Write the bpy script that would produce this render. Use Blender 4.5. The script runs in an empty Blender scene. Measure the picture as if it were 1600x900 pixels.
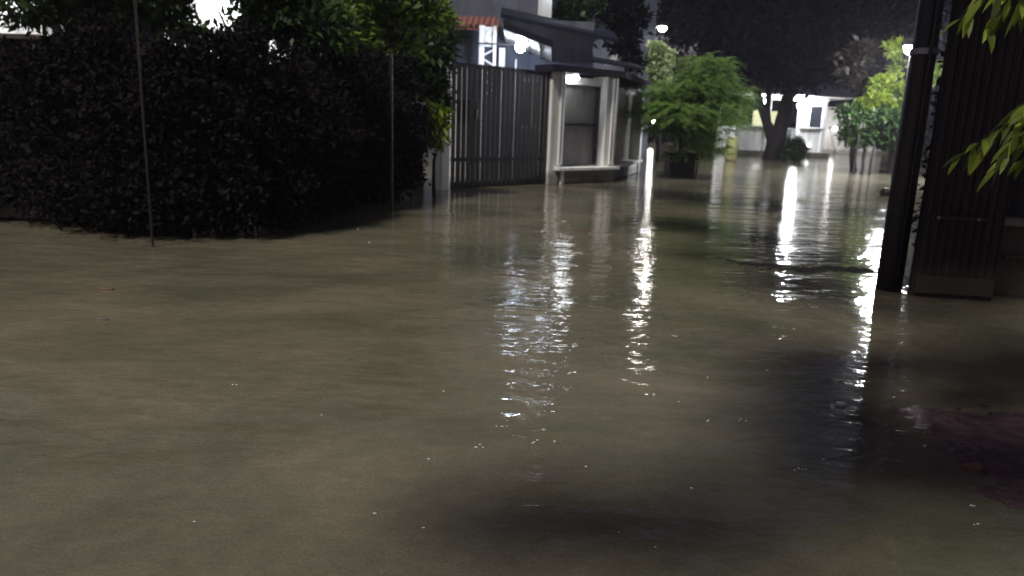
import bpy, bmesh, math, random
import numpy as np
from mathutils import Vector, Matrix
from mathutils import noise as mnoise

random.seed(7)
sc = bpy.context.scene
COL = sc.collection
R = math.radians

# ------------------------------------------------------------------ camera maths
CAMH, PITCH, ROLL, FPX = 1.4, R(12.7), R(2.0), 1155.0
X0 = Vector((1, 0, 0)); FW = Vector((0, math.cos(PITCH), -math.sin(PITCH)))
Y0 = Vector((0, math.sin(PITCH), math.cos(PITCH)))
CX = X0*math.cos(ROLL) + Y0*math.sin(ROLL)
CY = -X0*math.sin(ROLL) + Y0*math.cos(ROLL)
CAM = Vector((0, 0, CAMH))

def ray(px, py):
    return FW + CX*((px-800)/FPX) + CY*((450-py)/FPX)
def at(px, py, d):
    r = ray(px, py); return CAM + r*(d/r.y)
def ground(px, py, z=0.0):
    r = ray(px, py); return CAM + r*((z-CAMH)/r.z)
def zat(px, py, d):
    return at(px, py, d).z
def xat(px, d, z=0.0):
    # x of a vertical line seen at px near height z
    lo, hi = -200, 900
    for _ in range(40):
        m = (lo+hi)/2
        if at(px, m, d).z > z: lo = m
        else: hi = m
    return at(px, m, d).x

# ------------------------------------------------------------------ materials
def new_mat(name):
    m = bpy.data.materials.new(name); m.use_nodes = True
    nt = m.node_tree; b = nt.nodes['Principled BSDF']
    return m, nt, b
def surf(name, c1, c2=None, scale=3.0, rough=0.7, bump=0.0, bscale=30.0, metal=0.0, spec=0.5, stretch=(1, 1, 1), grime=0.0):
    m, nt, b = new_mat(name)
    N, L = nt.nodes, nt.links
    c2 = c2 or tuple(x*0.7 for x in c1)
    tc = N.new('ShaderNodeTexCoord'); mp = N.new('ShaderNodeMapping')
    mp.inputs['Scale'].default_value = stretch
    L.new(tc.outputs['Object'], mp.inputs['Vector'])
    nz = N.new('ShaderNodeTexNoise'); nz.inputs['Scale'].default_value = scale
    nz.inputs['Detail'].default_value = 6; nz.inputs['Roughness'].default_value = 0.65
    L.new(mp.outputs[0], nz.inputs['Vector'])
    cr = N.new('ShaderNodeValToRGB')
    cr.color_ramp.elements[0].position = 0.32; cr.color_ramp.elements[1].position = 0.68
    cr.color_ramp.elements[0].color = (*c2, 1); cr.color_ramp.elements[1].color = (*c1, 1)
    L.new(nz.outputs['Fac'], cr.inputs[0])
    out = cr.outputs[0]
    if grime > 0:
        n2 = N.new('ShaderNodeTexNoise'); n2.inputs['Scale'].default_value = 1.7
        n2.inputs['Detail'].default_value = 8
        m2 = N.new('ShaderNodeMapping'); m2.inputs['Scale'].default_value = (3, 3, .5)
        L.new(tc.outputs['Object'], m2.inputs[0]); L.new(m2.outputs[0], n2.inputs['Vector'])
        r2 = N.new('ShaderNodeValToRGB'); r2.color_ramp.elements[0].position = .45; r2.color_ramp.elements[1].position = .75
        r2.color_ramp.elements[0].color = (0, 0, 0, 1); r2.color_ramp.elements[1].color = (grime,)*3+(1,)
        L.new(n2.outputs['Fac'], r2.inputs[0])
        mx = N.new('ShaderNodeMix'); mx.data_type = 'RGBA'
        L.new(r2.outputs[0], mx.inputs[0]); L.new(out, mx.inputs[6])
        mx.inputs[7].default_value = (c1[0]*.3, c1[1]*.28, c1[2]*.22, 1)
        out = mx.outputs[2]
        sx = N.new('ShaderNodeSeparateXYZ'); L.new(tc.outputs['Object'], sx.inputs[0])
        ad = N.new('ShaderNodeMath'); ad.operation = 'MULTIPLY_ADD'; L.new(n2.outputs['Fac'], ad.inputs[0]); ad.inputs[1].default_value = -.35; L.new(sx.outputs['Z'], ad.inputs[2])
        mr = N.new('ShaderNodeMapRange'); mr.inputs[1].default_value = .02; mr.inputs[2].default_value = .12; mr.inputs[3].default_value = .55; mr.inputs[4].default_value = 0
        L.new(ad.outputs[0], mr.inputs[0])
        m3 = N.new('ShaderNodeMix'); m3.data_type = 'RGBA'; L.new(mr.outputs[0], m3.inputs[0]); L.new(out, m3.inputs[6])
        m3.inputs[7].default_value = (.10, .085, .06, 1); out = m3.outputs[2]
    L.new(out, b.inputs['Base Color'])
    b.inputs['Roughness'].default_value = rough; b.inputs['Metallic'].default_value = metal
    b.inputs['Specular IOR Level'].default_value = spec
    if bump > 0:
        n3 = N.new('ShaderNodeTexNoise'); n3.inputs['Scale'].default_value = bscale; n3.inputs['Detail'].default_value = 5
        L.new(mp.outputs[0], n3.inputs['Vector'])
        bp = N.new('ShaderNodeBump'); bp.inputs['Distance'].default_value = bump
        L.new(n3.outputs['Fac'], bp.inputs['Height']); L.new(bp.outputs[0], b.inputs['Normal'])
    return m
def leafmat(name, c1, c2, trans=0.35, rough=0.45, spec=0.4):
    m, nt, b = new_mat(name)
    N, L = nt.nodes, nt.links
    g = N.new('ShaderNodeNewGeometry')
    cr = N.new('ShaderNodeValToRGB')
    cr.color_ramp.elements[0].color = (*c1, 1); cr.color_ramp.elements[1].color = (*c2, 1)
    L.new(g.outputs['Random Per Island'], cr.inputs[0])
    L.new(cr.outputs[0], b.inputs['Base Color'])
    b.inputs['Roughness'].default_value = rough; b.inputs['Specular IOR Level'].default_value = spec
    tr = N.new('ShaderNodeBsdfTranslucent'); L.new(cr.outputs[0], tr.inputs[0])
    mx = N.new('ShaderNodeMixShader'); mx.inputs[0].default_value = trans
    L.new(b.outputs[0], mx.inputs[1]); L.new(tr.outputs[0], mx.inputs[2])
    L.new(mx.outputs[0], N['Material Output'].inputs['Surface'])
    return m
def emit(name, c, s):
    m, nt, b = new_mat(name)
    b.inputs['Base Color'].default_value = (*c, 1)
    b.inputs['Emission Color'].default_value = (*c, 1); b.inputs['Emission Strength'].default_value = s
    return m

M = {}
M['cream'] = surf('cream_plaster', (.86, .86, .85), (.80, .80, .78), 2.5, .75, .004, 40, grime=.5)
M['white'] = surf('white_paint', (.84, .85, .86), (.78, .79, .80), 2.0, .5, .002, 60, grime=.35)
M['trim'] = surf('white_trim_paint', (.80, .80, .80), (.74, .74, .74), 4, .45)
M['greywall'] = surf('grey_render', (.15, .16, .22), (.10, .11, .15), 1.5, .85, .006, 25, grime=.5)
M['darkwall'] = surf('dark_weathered_wall', (.085, .085, .095), (.04, .04, .045), 2.0, .9, .01, 20, grime=.6)
M['darkroof'] = surf('dark_slate_roof', (.014, .016, .030), (.009, .010, .018), 6, .8, .01, 20, spec=.15)
M['redtile'] = surf('clay_tile', (.26, .10, .08), (.17, .07, .055), 9, .7, .01, 25)
M['gate'] = surf('black_gate_paint', (.011, .011, .020), (.007, .007, .013), 6, .38, .001, 60)
M['shutter'] = surf('grey_shutter_metal', (.34, .335, .33), (.24, .238, .235), 5, .5, .002, 40, metal=.2, grime=.4)
M['concrete'] = surf('wet_concrete', (.24, .23, .21), (.13, .125, .115), 3, .55, .008, 25, grime=.6)
M['concrete_d'] = surf('dark_mossy_concrete', (.09, .075, .065), (.035, .032, .028), 4, .6, .012, 18, grime=.6)
M['pole'] = surf('tarred_pole', (.030, .024, .032), (.014, .012, .017), 4, .42, .004, 30, stretch=(6, 6, .6))
M['bark'] = surf('dark_bark', (.045, .036, .034), (.015, .012, .013), 5, .8, .03, 9, stretch=(4, 4, .5))
M['bark_w'] = surf('wet_bark', (.045, .034, .042), (.012, .009, .013), 4, .45, .03, 7, stretch=(5, 5, .4))
M['barkpale'] = surf('pale_bark', (.20, .18, .15), (.10, .09, .075), 6, .8, .01, 15, stretch=(3, 3, .5))
M['steel'] = surf('dull_steel', (.35, .35, .36), (.22, .22, .23), 8, .35, metal=.9)
M['darksteel'] = surf('dark_steel', (.05, .05, .06), (.03, .03, .035), 8, .5, metal=.3)
M['pot'] = surf('dark_planter', (.012, .011, .013), (.006, .006, .008), 5, .6, .004, 30)
M['soil'] = surf('flooded_asphalt', (.05, .047, .042), (.035, .033, .03), 2, .9, .01, 30)
M['paver'] = surf('red_brown_paver', (.13, .075, .075), (.04, .022, .026), 9, .55, .03, 26)
M['redwall'] = surf('faded_red_paint', (.22, .07, .07), (.14, .045, .05), 4, .6, .003, 30)
M['rust'] = surf('dark_rusty_sheet', (.040, .030, .038), (.014, .010, .015), 3, .5, .006, 20, spec=.4, stretch=(3, 3, .6), grime=.7)
M['glass'] = surf('dark_window_glass', (.03, .035, .045), (.02, .022, .03), 2, .08)
M['paper'] = surf('white_litter_and_glint', (.75, .75, .72), (.6, .6, .58), 9, .6)
M['leaflit'] = surf('fallen_leaf', (.17, .09, .06), (.12, .06, .04), 14, .5)
M['yellow'] = surf('yellow_plastic', (.36, .35, .16), (.28, .27, .12), 5, .5)
M['interior'] = surf('cream_yellow_interior', (.55, .52, .30), (.45, .42, .25), 3, .8)
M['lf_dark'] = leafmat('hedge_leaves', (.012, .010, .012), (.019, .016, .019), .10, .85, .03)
M['lf_hi'] = leafmat('upper_leaves', (.05, .10, .02), (.30, .45, .07), .5)
M['lf_mid'] = leafmat('mid_green_leaves', (.02, .045, .016), (.06, .11, .03), .35)
M['lf_pot'] = leafmat('feathery_green_leaves', (.10, .21, .05), (.32, .50, .15), .4)
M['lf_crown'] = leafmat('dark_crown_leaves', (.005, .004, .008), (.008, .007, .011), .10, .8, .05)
M['lf_pale'] = leafmat('variegated_leaves', (.20, .32, .10), (.65, .72, .45), .4)
M['lf_yel'] = leafmat('yellow_green_leaves', (.08, .13, .015), (.26, .34, .04), .4)
M['lf_near'] = leafmat('bright_foreground_leaves', (.02, .04, .012), (.40, .50, .06), .45, .5)
M['lf_dry'] = leafmat('dim_brown_leaves', (.025, .02, .016), (.06, .05, .035), .3)
LAMP = lambda n, c, s: emit(n, c, s)

# water -------------------------------------------------------------
def water_mat():
    m, nt, b = new_mat('muddy_flood_water'); N, L = nt.nodes, nt.links
    tc = N.new('ShaderNodeTexCoord')
    def nz(scale, detail, sx, sy, rough=.55, dist=0):
        mp = N.new('ShaderNodeMapping'); mp.inputs['Scale'].default_value = (sx, sy, 1)
        L.new(tc.outputs['Object'], mp.inputs[0])
        n = N.new('ShaderNodeTexNoise'); n.inputs['Scale'].default_value = scale
        n.inputs['Detail'].default_value = detail; n.inputs['Roughness'].default_value = rough
        n.inputs['Distortion'].default_value = dist
        L.new(mp.outputs[0], n.inputs['Vector']); return n
    c = nz(.55, 5, 1, 1.3, .6, .4)
    cr = N.new('ShaderNodeValToRGB'); e = cr.color_ramp.elements
    e[0].position = .32; e[0].color = (.080, .084, .056, 1); e[1].position = .66; e[1].color = (.178, .156, .110, 1)
    L.new(c.outputs['Fac'], cr.inputs[0])
    c2 = nz(9, 6, 1, 1.4, .75)
    m1 = N.new('ShaderNodeMix'); m1.data_type = 'RGBA'; m1.blend_type = 'MULTIPLY'; m1.inputs[0].default_value = 1
    r2 = N.new('ShaderNodeMapRange'); r2.inputs[1].default_value = .25; r2.inputs[2].default_value = .75
    r2.inputs[3].default_value = .80; r2.inputs[4].default_value = 1.15
    L.new(c2.outputs['Fac'], r2.inputs[0]); L.new(cr.outputs[0], m1.inputs[6]); L.new(r2.outputs[0], m1.inputs[7])
    c3 = nz(75, 3, 1, 1, .8); r3 = N.new('ShaderNodeMapRange'); r3.inputs[1].default_value = .3; r3.inputs[2].default_value = .7
    r3.inputs[3].default_value = .78; r3.inputs[4].default_value = 1.22
    L.new(c3.outputs['Fac'], r3.inputs[0])
    m2 = N.new('ShaderNodeMix'); m2.data_type = 'RGBA'; m2.blend_type = 'MULTIPLY'; m2.inputs[0].default_value = 1
    L.new(m1.outputs[2], m2.inputs[6]); L.new(r3.outputs[0], m2.inputs[7])
    L.new(m2.outputs[2], b.inputs['Base Color'])
    b.inputs['Roughness'].default_value = .075; b.inputs['IOR'].default_value = 1.333
    # ripples: long swell + chop + fine ruffles, patchy
    w1 = nz(1.1, 2, .7, 1.3); w2 = nz(5.5, 3, .75, 1.35, .5, .3); w3 = nz(17, 2, .8, 1.3)
    def mul(a, k):
        x = N.new('ShaderNodeMath'); x.operation = 'MULTIPLY'; L.new(a, x.inputs[0])
        if isinstance(k, (int, float)): x.inputs[1].default_value = k
        else: L.new(k, x.inputs[1])
        return x.outputs[0]
    def add(a, c_):
        x = N.new('ShaderNodeMath'); x.operation = 'ADD'; L.new(a, x.inputs[0]); L.new(c_, x.inputs[1]); return x.outputs[0]
    pt = nz(.35, 2, 1, 1)
    pr = N.new('ShaderNodeMapRange'); pr.inputs[1].default_value = .35; pr.inputs[2].default_value = .65
    pr.inputs[3].default_value = .55; pr.inputs[4].default_value = 1.3
    L.new(pt.outputs['Fac'], pr.inputs[0])
    h = add(add(mul(w1.outputs['Fac'], .026), mul(mul(w2.outputs['Fac'], .0105), pr.outputs[0])), mul(mul(w3.outputs['Fac'], .0014), pr.outputs[0]))
    bp = N.new('ShaderNodeBump'); bp.inputs['Distance'].default_value = 1.0; bp.inputs['Strength'].default_value = 1.0
    L.new(h, bp.inputs['Height']); L.new(bp.outputs[0], b.inputs['Normal'])
    return m
M['water'] = water_mat()

# ------------------------------------------------------------------ object helpers
def tag(o, label=None, cat=None, group=None, kind=None):
    if label: o['label'] = label
    if cat: o['category'] = cat; o['kind'] = 'thing'
    if group: o['group'] = group
    if kind: o['kind'] = kind
    return o
def empty(name, loc, label=None, cat=None, group=None, rz=0.0):
    o = bpy.data.objects.new(name, None); COL.objects.link(o)
    o.location = loc; o.rotation_euler = (0, 0, rz); o.empty_display_size = .2
    return tag(o, label, cat, group)
def link(name, me, mat, parent=None, smooth=False):
    me.materials.append(mat)
    if smooth:
        for p in me.polygons: p.use_smooth = True
    o = bpy.data.objects.new(name, me); COL.objects.link(o)
    if parent is not None:
        o.parent = parent
        o.matrix_parent_inverse = Matrix.Identity(4)
        # geometry is authored in world space; bring it into the parent's frame
        top = parent; mat4 = Matrix.Identity(4); chain = []
        while top is not None: chain.append(top); top = top.parent
        for c in reversed(chain):
            mat4 = mat4 @ (Matrix.Translation(c.location) @ c.rotation_euler.to_matrix().to_4x4())
        me.transform(mat4.inverted())
    return o
def origin_to(o, p):
    p = Vector(p); o.data.transform(Matrix.Translation(-p)); o.location = p; return o

class MB:
    def __init__(s): s.bm = bmesh.new()
    def box(s, c, size, rz=0, rx=0, ry=0, bevel=0.0):
        r = bmesh.ops.create_cube(s.bm, size=1)
        vs = r['verts']
        m = Matrix.Translation(c) @ Matrix.Rotation(rz, 4, 'Z') @ Matrix.Rotation(ry, 4, 'Y') @ Matrix.Rotation(rx, 4, 'X') @ Matrix.Diagonal((*size, 1))
        bmesh.ops.transform(s.bm, matrix=m, verts=vs)
        if bevel > 0:
            es = list({e for v in vs for e in v.link_edges})
            bmesh.ops.bevel(s.bm, geom=es, offset=bevel, segments=2, affect='EDGES', profile=.7)
        return s
    def tube(s, pts, rad, n=10, cap=True, lump=0.0):
        rings = []
        for i, p in enumerate(pts):
            p = Vector(p)
            a = Vector(pts[max(i-1, 0)]); b = Vector(pts[min(i+1, len(pts)-1)])
            t = (b-a).normalized()
            u = t.cross(Vector((0, 1, 0)) if abs(t.y) < .9 else Vector((1, 0, 0))).normalized(); v = t.cross(u)
            r = rad[i] if isinstance(rad, (list, tuple)) else rad
            ring = []
            for k in range(n):
                an = 2*math.pi*k/n
                rr = r*(1+lump*(mnoise.noise(Vector((math.cos(an)*2.2, math.sin(an)*2.2, p.z*.5+p.x)))*2))
                ring.append(s.bm.verts.new(p+u*math.cos(an)*rr+v*math.sin(an)*rr))
            rings.append(ring)
        for a, b in zip(rings, rings[1:]):
            for k in range(n): s.bm.faces.new((a[k], a[(k+1) % n], b[(k+1) % n], b[k]))
        if cap:
            s.bm.faces.new(rings[0][::-1]); s.bm.faces.new(rings[-1])
        return s
    def sphere(s, c, r, sub=2, sc_=(1, 1, 1)):
        q = bmesh.ops.create_icosphere(s.bm, subdivisions=sub, radius=r)
        bmesh.ops.transform(s.bm, matrix=Matrix.Translation(c) @ Matrix.Diagonal((*sc_, 1)), verts=q['verts']); return s
    def poly(s, pts, th):
        # extruded polygon: pts are world points, th is an extrusion vector
        a = [s.bm.verts.new(p) for p in pts]; b = [s.bm.verts.new(Vector(p)+Vector(th)) for p in pts]
        s.bm.faces.new(a); s.bm.faces.new(b[::-1]); n = len(a)
        for k in range(n): s.bm.faces.new((a[k], b[k], b[(k+1) % n], a[(k+1) % n]))
        return s
    def build(s, name, mat, parent=None, smooth=False):
        bmesh.ops.recalc_face_normals(s.bm, faces=s.bm.faces[:])
        me = bpy.data.meshes.new(name); s.bm.to_mesh(me); s.bm.free()
        return link(name, me, mat, parent, smooth)

def leaves(name, clumps, n, size, mat, parent=None, seed=1, aspect=2.4, shell=.55, up=.5, gaps=(), hole=.35, hs=1.6, droop=0.0, radial=0.5, keep=None):
    """n leaf blades spread through ellipsoid clumps (x,y,z,rx,ry,rz)"""
    g = np.random.default_rng(seed)
    C = np.array([c[:6] for c in clumps], float)
    w = C[:, 3]*C[:, 4]*C[:, 5]; w = w**.8; w /= w.sum()
    idx = g.choice(len(C), n, p=w)
    d = g.normal(size=(n, 3)); d /= np.linalg.norm(d, axis=1)[:, None]
    rr = (shell + (1-shell)*g.random(n)) * (g.random(n)**.25)
    lump = 1+.22*np.sin(d[:, 0]*5+idx)*np.cos(d[:, 1]*4+idx*2)+.15*np.sin(d[:, 2]*9+idx*1.7+d[:, 0]*7)
    P = C[idx, :3] + d*(rr*lump)[:, None]*C[idx, 3:]
    f = np.sin(P[:, 0]*hs*1.9+seed)+np.sin(P[:, 1]*hs*1.7+seed*2.3+P[:, 2]*.7)+np.sin(P[:, 2]*hs*2.3+P[:, 0]*1.1*hs+seed)
    ok = f > (-3+hole*3.2) if hole > 0 else np.ones(n, bool)
    ok &= P[:, 2] > 0.02
    for (gx, gy, gz, gr) in gaps:
        ok &= ((P[:, 0]-gx)**2+(P[:, 1]-gy)**2+(P[:, 2]-gz)**2) > gr*gr
    if keep is not None: ok &= keep(P)
    P = P[ok]; d = d[ok]; n = len(P)
    # blade direction
    t = d*radial + g.normal(size=(n, 3))*.6; t[:, 2] -= droop
    t /= np.linalg.norm(t, axis=1)[:, None]
    nn = g.normal(size=(n, 3))*(1-up) + np.array([0, 0, 1.0])*up*1.6
    s_ = np.cross(t, nn); s_ /= (np.linalg.norm(s_, axis=1)[:, None]+1e-9)
    nn = np.cross(s_, t)
    L = size*(.6+.8*g.random(n)); W = L/aspect
    L = L[:, None]; W = W[:, None]
    a = P; b = P+t*L*.45+s_*W*.5+nn*W*.12; c = P+t*L-nn*L*.10; e = P+t*L*.45-s_*W*.5+nn*W*.12
    V = np.stack([a, b, c, e], 1).reshape(-1, 3)
    me = bpy.data.meshes.new(name)
    me.vertices.add(len(V)); me.vertices.foreach_set('co', V.astype(np.float32).ravel())
    me.loops.add(n*4); me.loops.foreach_set('vertex_index', np.arange(n*4, dtype=np.int32))
    me.polygons.add(n); me.polygons.foreach_set('loop_start', np.arange(n, dtype=np.int32)*4)
    me.update(calc_edges=True); me.validate()
    return link(name, me, mat, parent)

def fronds(name, clumps, n, length, mat, parent, seed, pairs=9, leaf=.075):
    # feathery compound leaves arching outward from the twig ends
    g = random.Random(seed); V = []; Fc = []
    wts = [c[3]*c[3] for c in clumps]
    for _ in range(n):
        c = g.choices(clumps, wts)[0]
        a = g.uniform(0, 6.283); u = g.random()**.6
        o = Vector((c[0]+math.cos(a)*c[3]*u, c[1]+math.sin(a)*c[4]*u, c[2]+g.uniform(-1, 1)*c[5]))
        out_ = Vector((math.cos(a), math.sin(a), g.uniform(-.1, .65))); out_.x += g.uniform(-.5, .5); out_.y += g.uniform(-.5, .5); out_.normalize()
        Lf = length*g.uniform(.6, 1.25); side = out_.cross(Z_).normalized(); upv = side.cross(out_)
        for k in range(pairs):
            t = (k+1)/pairs; p = o+out_*Lf*t-Z_*Lf*.45*t*t
            ll = leaf*(1.15-.75*t)*g.uniform(.8, 1.2)*length/.45*1.5
            tang = (out_-Z_*.9*t).normalized()
            for sg in (-1, 1):
                d_ = (side*sg+tang*.75-Z_*g.uniform(.0, .35)).normalized(); w_ = tang*ll*.17
                i0 = len(V); V.extend([p, p+d_*ll*.5+w_, p+d_*ll, p+d_*ll*.5-w_]); Fc.append((i0, i0+1, i0+2, i0+3))
    me = bpy.data.meshes.new(name); me.from_pydata([tuple(v) for v in V], [], Fc); me.update()
    return link(name, me, mat, parent)
Z_ = Vector((0, 0, 1))

def wobble(p0, p1, n, amp, seed):
    rnd = random.Random(seed); p0 = Vector(p0); p1 = Vector(p1); out = []
    for i in range(n+1):
        t = i/n; p = p0.lerp(p1, t)
        if 0 < i < n: p += Vector((rnd.uniform(-1, 1), rnd.uniform(-1, 1), 0))*amp
        out.append(p)
    return out

# ------------------------------------------------------------------ world, sun, camera
SUN_DIR = Vector((-.36, -.50, 1.0)).normalized()      # towards the light: over the photographer's left shoulder
elev = math.asin(SUN_DIR.z); az = math.atan2(SUN_DIR.x, SUN_DIR.y)
w = bpy.data.worlds.new('World'); sc.world = w; w.use_nodes = True
nt = w.node_tree; bg = nt.nodes['Background']
sky = nt.nodes.new('ShaderNodeTexSky'); sky.sky_type = 'NISHITA'; sky.sun_disc = False
sky.sun_elevation = elev; sky.sun_rotation = az
tint = nt.nodes.new('ShaderNodeMix'); tint.data_type = 'RGBA'; tint.blend_type = 'MULTIPLY'; tint.inputs[0].default_value = 1
tint.inputs[7].default_value = (1.18, .80, .84, 1)
nt.links.new(sky.outputs[0], tint.inputs[6]); nt.links.new(tint.outputs[2], bg.inputs['Color'])
bg.inputs['Strength'].default_value = .013
sl = bpy.data.lights.new('sun', 'SUN'); sl.energy = 1.3; sl.angle = R(8); sl.color = (1, .95, .85)
so = bpy.data.objects.new('sun', sl); COL.objects.link(so)
so.rotation_euler = SUN_DIR.to_track_quat('Z', 'Y').to_euler(); so.location = (-3, -2, 12)

cd = bpy.data.cameras.new('camera'); cam = bpy.data.objects.new('camera', cd); COL.objects.link(cam)
mw = Matrix((CX, CY, -FW)).transposed().to_4x4(); mw.translation = CAM
cam.matrix_world = mw
cd.sensor_width = 36; cd.lens = FPX/1600*36; cd.clip_end = 500; cd.clip_start = .05
cd.dof.use_dof = True; cd.dof.focus_distance = 2.6; cd.dof.aperture_fstop = 3.4
sc.camera = cam
sc.view_settings.view_transform = 'Standard'; sc.view_settings.look = 'None'
sc.view_settings.exposure = 1.2; sc.view_settings.gamma = 1; sc.view_settings.use_curve_mapping = False
sc.cycles.use_denoising = True
sc.cycles.max_bounces = 6; sc.cycles.diffuse_bounces = 2; sc.cycles.glossy_bounces = 3; sc.cycles.transmission_bounces = 3
sc.cycles.sample_clamp_indirect = 6.0; sc.cycles.caustics_reflective = False

# ------------------------------------------------------------------ setting: bed and water
def sheet(name, z, mat, s=130, n=1, cy=60):
    bm = bmesh.new(); bmesh.ops.create_grid(bm, x_segments=n, y_segments=n, size=s)
    for v in bm.verts: v.co.y += cy; v.co.z = z
    me = bpy.data.meshes.new(name); bm.to_mesh(me); bm.free(); return link(name, me, mat)
tag(sheet('ground', -.45, M['soil']), kind='structure')
tag(sheet('water', 0, M['water']), kind='structure')

# ------------------------------------------------------------------ gate
GA = Vector((xat(704, 15.4), 15.4, 0)); GB = Vector((xat(853, 17.5), 17.5, 0))
gdir = (GB-GA); glen = gdir.length; gdir.normalize(); grz = math.atan2(gdir.y, gdir.x)
GH = zat(706, 98, 15.4)
gt = empty('sliding_gate', GA, 'tall black metal gate of close vertical bars with a lock box', 'gate')
MB().box(GA+gdir*glen/2+Vector((0, 0, GH-.03)), (glen, .05, .07), grz, bevel=.006).build('top_rail', M['gate'], gt)
zr = zat(760, 249, 16)
MB().box(GA+gdir*glen/2+Vector((0, 0, zr)), (glen, .06, .08), grz, bevel=.006).build('middle_rail', M['gate'], gt)
MB().box(GA+gdir*glen/2+Vector((0, 0, .06)), (glen, .06, .14), grz, bevel=.006).build('bottom_rail', M['gate'], gt)
nb = 21
for i in range(nb+1):
    t = i/nb; p = GA+gdir*(glen*t)
    wd = .108 if i not in (0, nb) else .09
    MB().box(p+Vector((0, 0, GH/2+.03))+gdir.cross(Vector((0, 0, 1)))*.055, (wd, .028, GH-.02), grz, bevel=.004).build('bar', M['gate'], gt)
pl = GA+gdir*(glen*.165)+gdir.cross(Vector((0, 0, 1)))*.10
lb = MB().box(pl+Vector((0, 0, zat(731, 172, 15.8))), (.26, .08, .42), grz, bevel=.01).build('lock_box', M['gate'], gt)
MB().tube([pl+gdir*.07+Vector((0, 0, 1.62))+gdir.cross(Vector((0, 0, 1)))*.05, pl+gdir*.07+Vector((0, 0, 1.42))+gdir.cross(Vector((0, 0, 1)))*.05], .012, 8).build('handle', M['steel'], lb)
# slim white pier left of the gate
px_ = Vector((xat(690, 15.0), 15.0, 0))
gp = empty('gate_pier', px_, 'low white painted pier left of the black gate beside the hedge', 'pier')
hp = zat(690, 226, 15.0)
MB().box(px_+Vector((0, 0, hp/2)), (.20, .22, hp), grz, bevel=.01).build('shaft', M['trim'], gp)
MB().box(px_+Vector((0, 0, hp+.03)), (.27, .29, .06), grz, bevel=.008).build('cap', M['trim'], gp)

# ------------------------------------------------------------------ shelter with shutter
SA = Vector((xat(852, 17.4), 17.4, 0)); SB = Vector((xat(952, 18.9), 18.9, 0)); SC = Vector((xat(997, 23.0), 23.0, 0))
u1 = (SB-SA).normalized(); u2 = (SC-SB).normalized()
Z = Vector((0, 0, 1))
n1 = u1.cross(Z); n2 = u2.cross(Z)           # towards the street
r1 = math.atan2(u1.y, u1.x); r2_ = math.atan2(u2.y, u2.x)
SH = zat(870, 112, 17.4)
sh = empty('gate_shelter', SA, 'cream pillared bay with grey roller shutter and lit lamp beside the gate', 'shelter')
LEN1 = (SB-SA).length; LEN2 = (SC-SB).length
def on1(t, out=0, z=0): return SA+u1*t+n1*out+Z*z
def on2(t, out=0, z=0): return SB+u2*t+n2*out+Z*z
MB().box(on1(.19, -.10, SH/2), (.38, .40, SH), r1, bevel=.012).build('pillar', M['cream'], sh)
MB().box(on1(LEN1-.17, -.16, SH/2), (.40, .50, SH), r1, bevel=.012).build('pillar', M['cream'], sh)
ledge_z = zat(874, 262, 17.5)
for t in (.27, .36, LEN1-.20, LEN1-.10):
    MB().box(on1(t+.0, .125, (ledge_z+SH)/2+.02), (.035, .05, SH-ledge_z-.10), r1, bevel=.004).build('trim_strip', M['trim'], sh)
# shutter, slats modelled in the mesh
bm = bmesh.new(); x0_, x1_ = .40, LEN1-.38
nz_ = 46; rows = []
for i in range(nz_*2+1):
    zz = ledge_z+.02+(SH-.16-ledge_z)*i/(nz_*2); off = -.22+(.014 if i % 2 else 0)
    rows.append((bm.verts.new(on1(x0_-.05, off, zz)), bm.verts.new(on1(x1_+.05, off, zz))))
for a, b in zip(rows, rows[1:]): bm.faces.new((a[0], a[1], b[1], b[0]))
me = bpy.data.meshes.new('shutter'); bm.to_mesh(me); bm.free()
shut = link('roller_shutter', me, M['shutter'], sh)
MB().box(on1((x0_+x1_)/2, -.185, zat(910, 195, 17.9)), (x1_-x0_, .03, .06), r1).build('lock_rail', M['darksteel'], shut)
MB().box(on1((x0_+x1_)/2, -.15, SH-.15), (x1_-x0_+.02, .16, .16), r1, bevel=.006).build('shutter_box', M['trim'], sh)
MB().box(on1(x1_-.05, -.16, (ledge_z+SH)/2-.1), (.05, .08, SH-ledge_z-.3), r1, bevel=.004).build('guide_rail', M['darksteel'], sh)
# base wall, ledge
MB().box(on1(LEN1/2+.1, -.02, ledge_z/2-.02), (LEN1-.28, .34, ledge_z-.08), r1, bevel=.01).build('base_wall', M['concrete'], sh)
MB().box(on1(LEN1/2+.1, .06, ledge_z-.03), (LEN1-.12, .46, .07), r1, bevel=.012).build('ledge', M['cream'], sh)
MB().box(on1(.37, .16, ledge_z/2-.04), (.10, .06, ledge_z-.06), r1, bevel=.006).build('corner_trim', M['trim'], sh)
MB().box(on2(LEN2/2, -.10, ledge_z/2-.02), (LEN2-.1, .22, ledge_z-.06), r2_, bevel=.01).build('base_wall', M['cream'], sh)
MB().box(on2(LEN2/2+.05, -.06, ledge_z-.02), (LEN2, .34, .07), r2_, bevel=.012).build('ledge', M['cream'], sh)
# side bay wall and end pillar
MB().box(on2(LEN2/2+.1, -.3, SH/2-.05), (LEN2-.5, .12, SH-.2), r2_, bevel=.01).build('side_wall', M['concrete'], sh)
MB().box(on2(LEN2-.15, -.12, SH/2-.12), (.34, .34, SH-.25), r2_, bevel=.012).build('pillar', M['cream'], sh)
for t in (.3, LEN2-.9):
    MB().box(on2(t, -.02, SH-.06), (.09, .06, .34), r2_, bevel=.004).build('trim_strip', M['trim'], sh)
# roof slab
rp = [on1(-.12, .22, SH), on1(LEN1+.10, .24, SH), on2(LEN2+.1, .22, SH-.02), on2(LEN2+.1, -2.0, SH-.02), on1(-.06, -.45, SH)]
MB().poly(rp, (0, 0, .15)).build('roof', M['darkroof'], sh)
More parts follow.
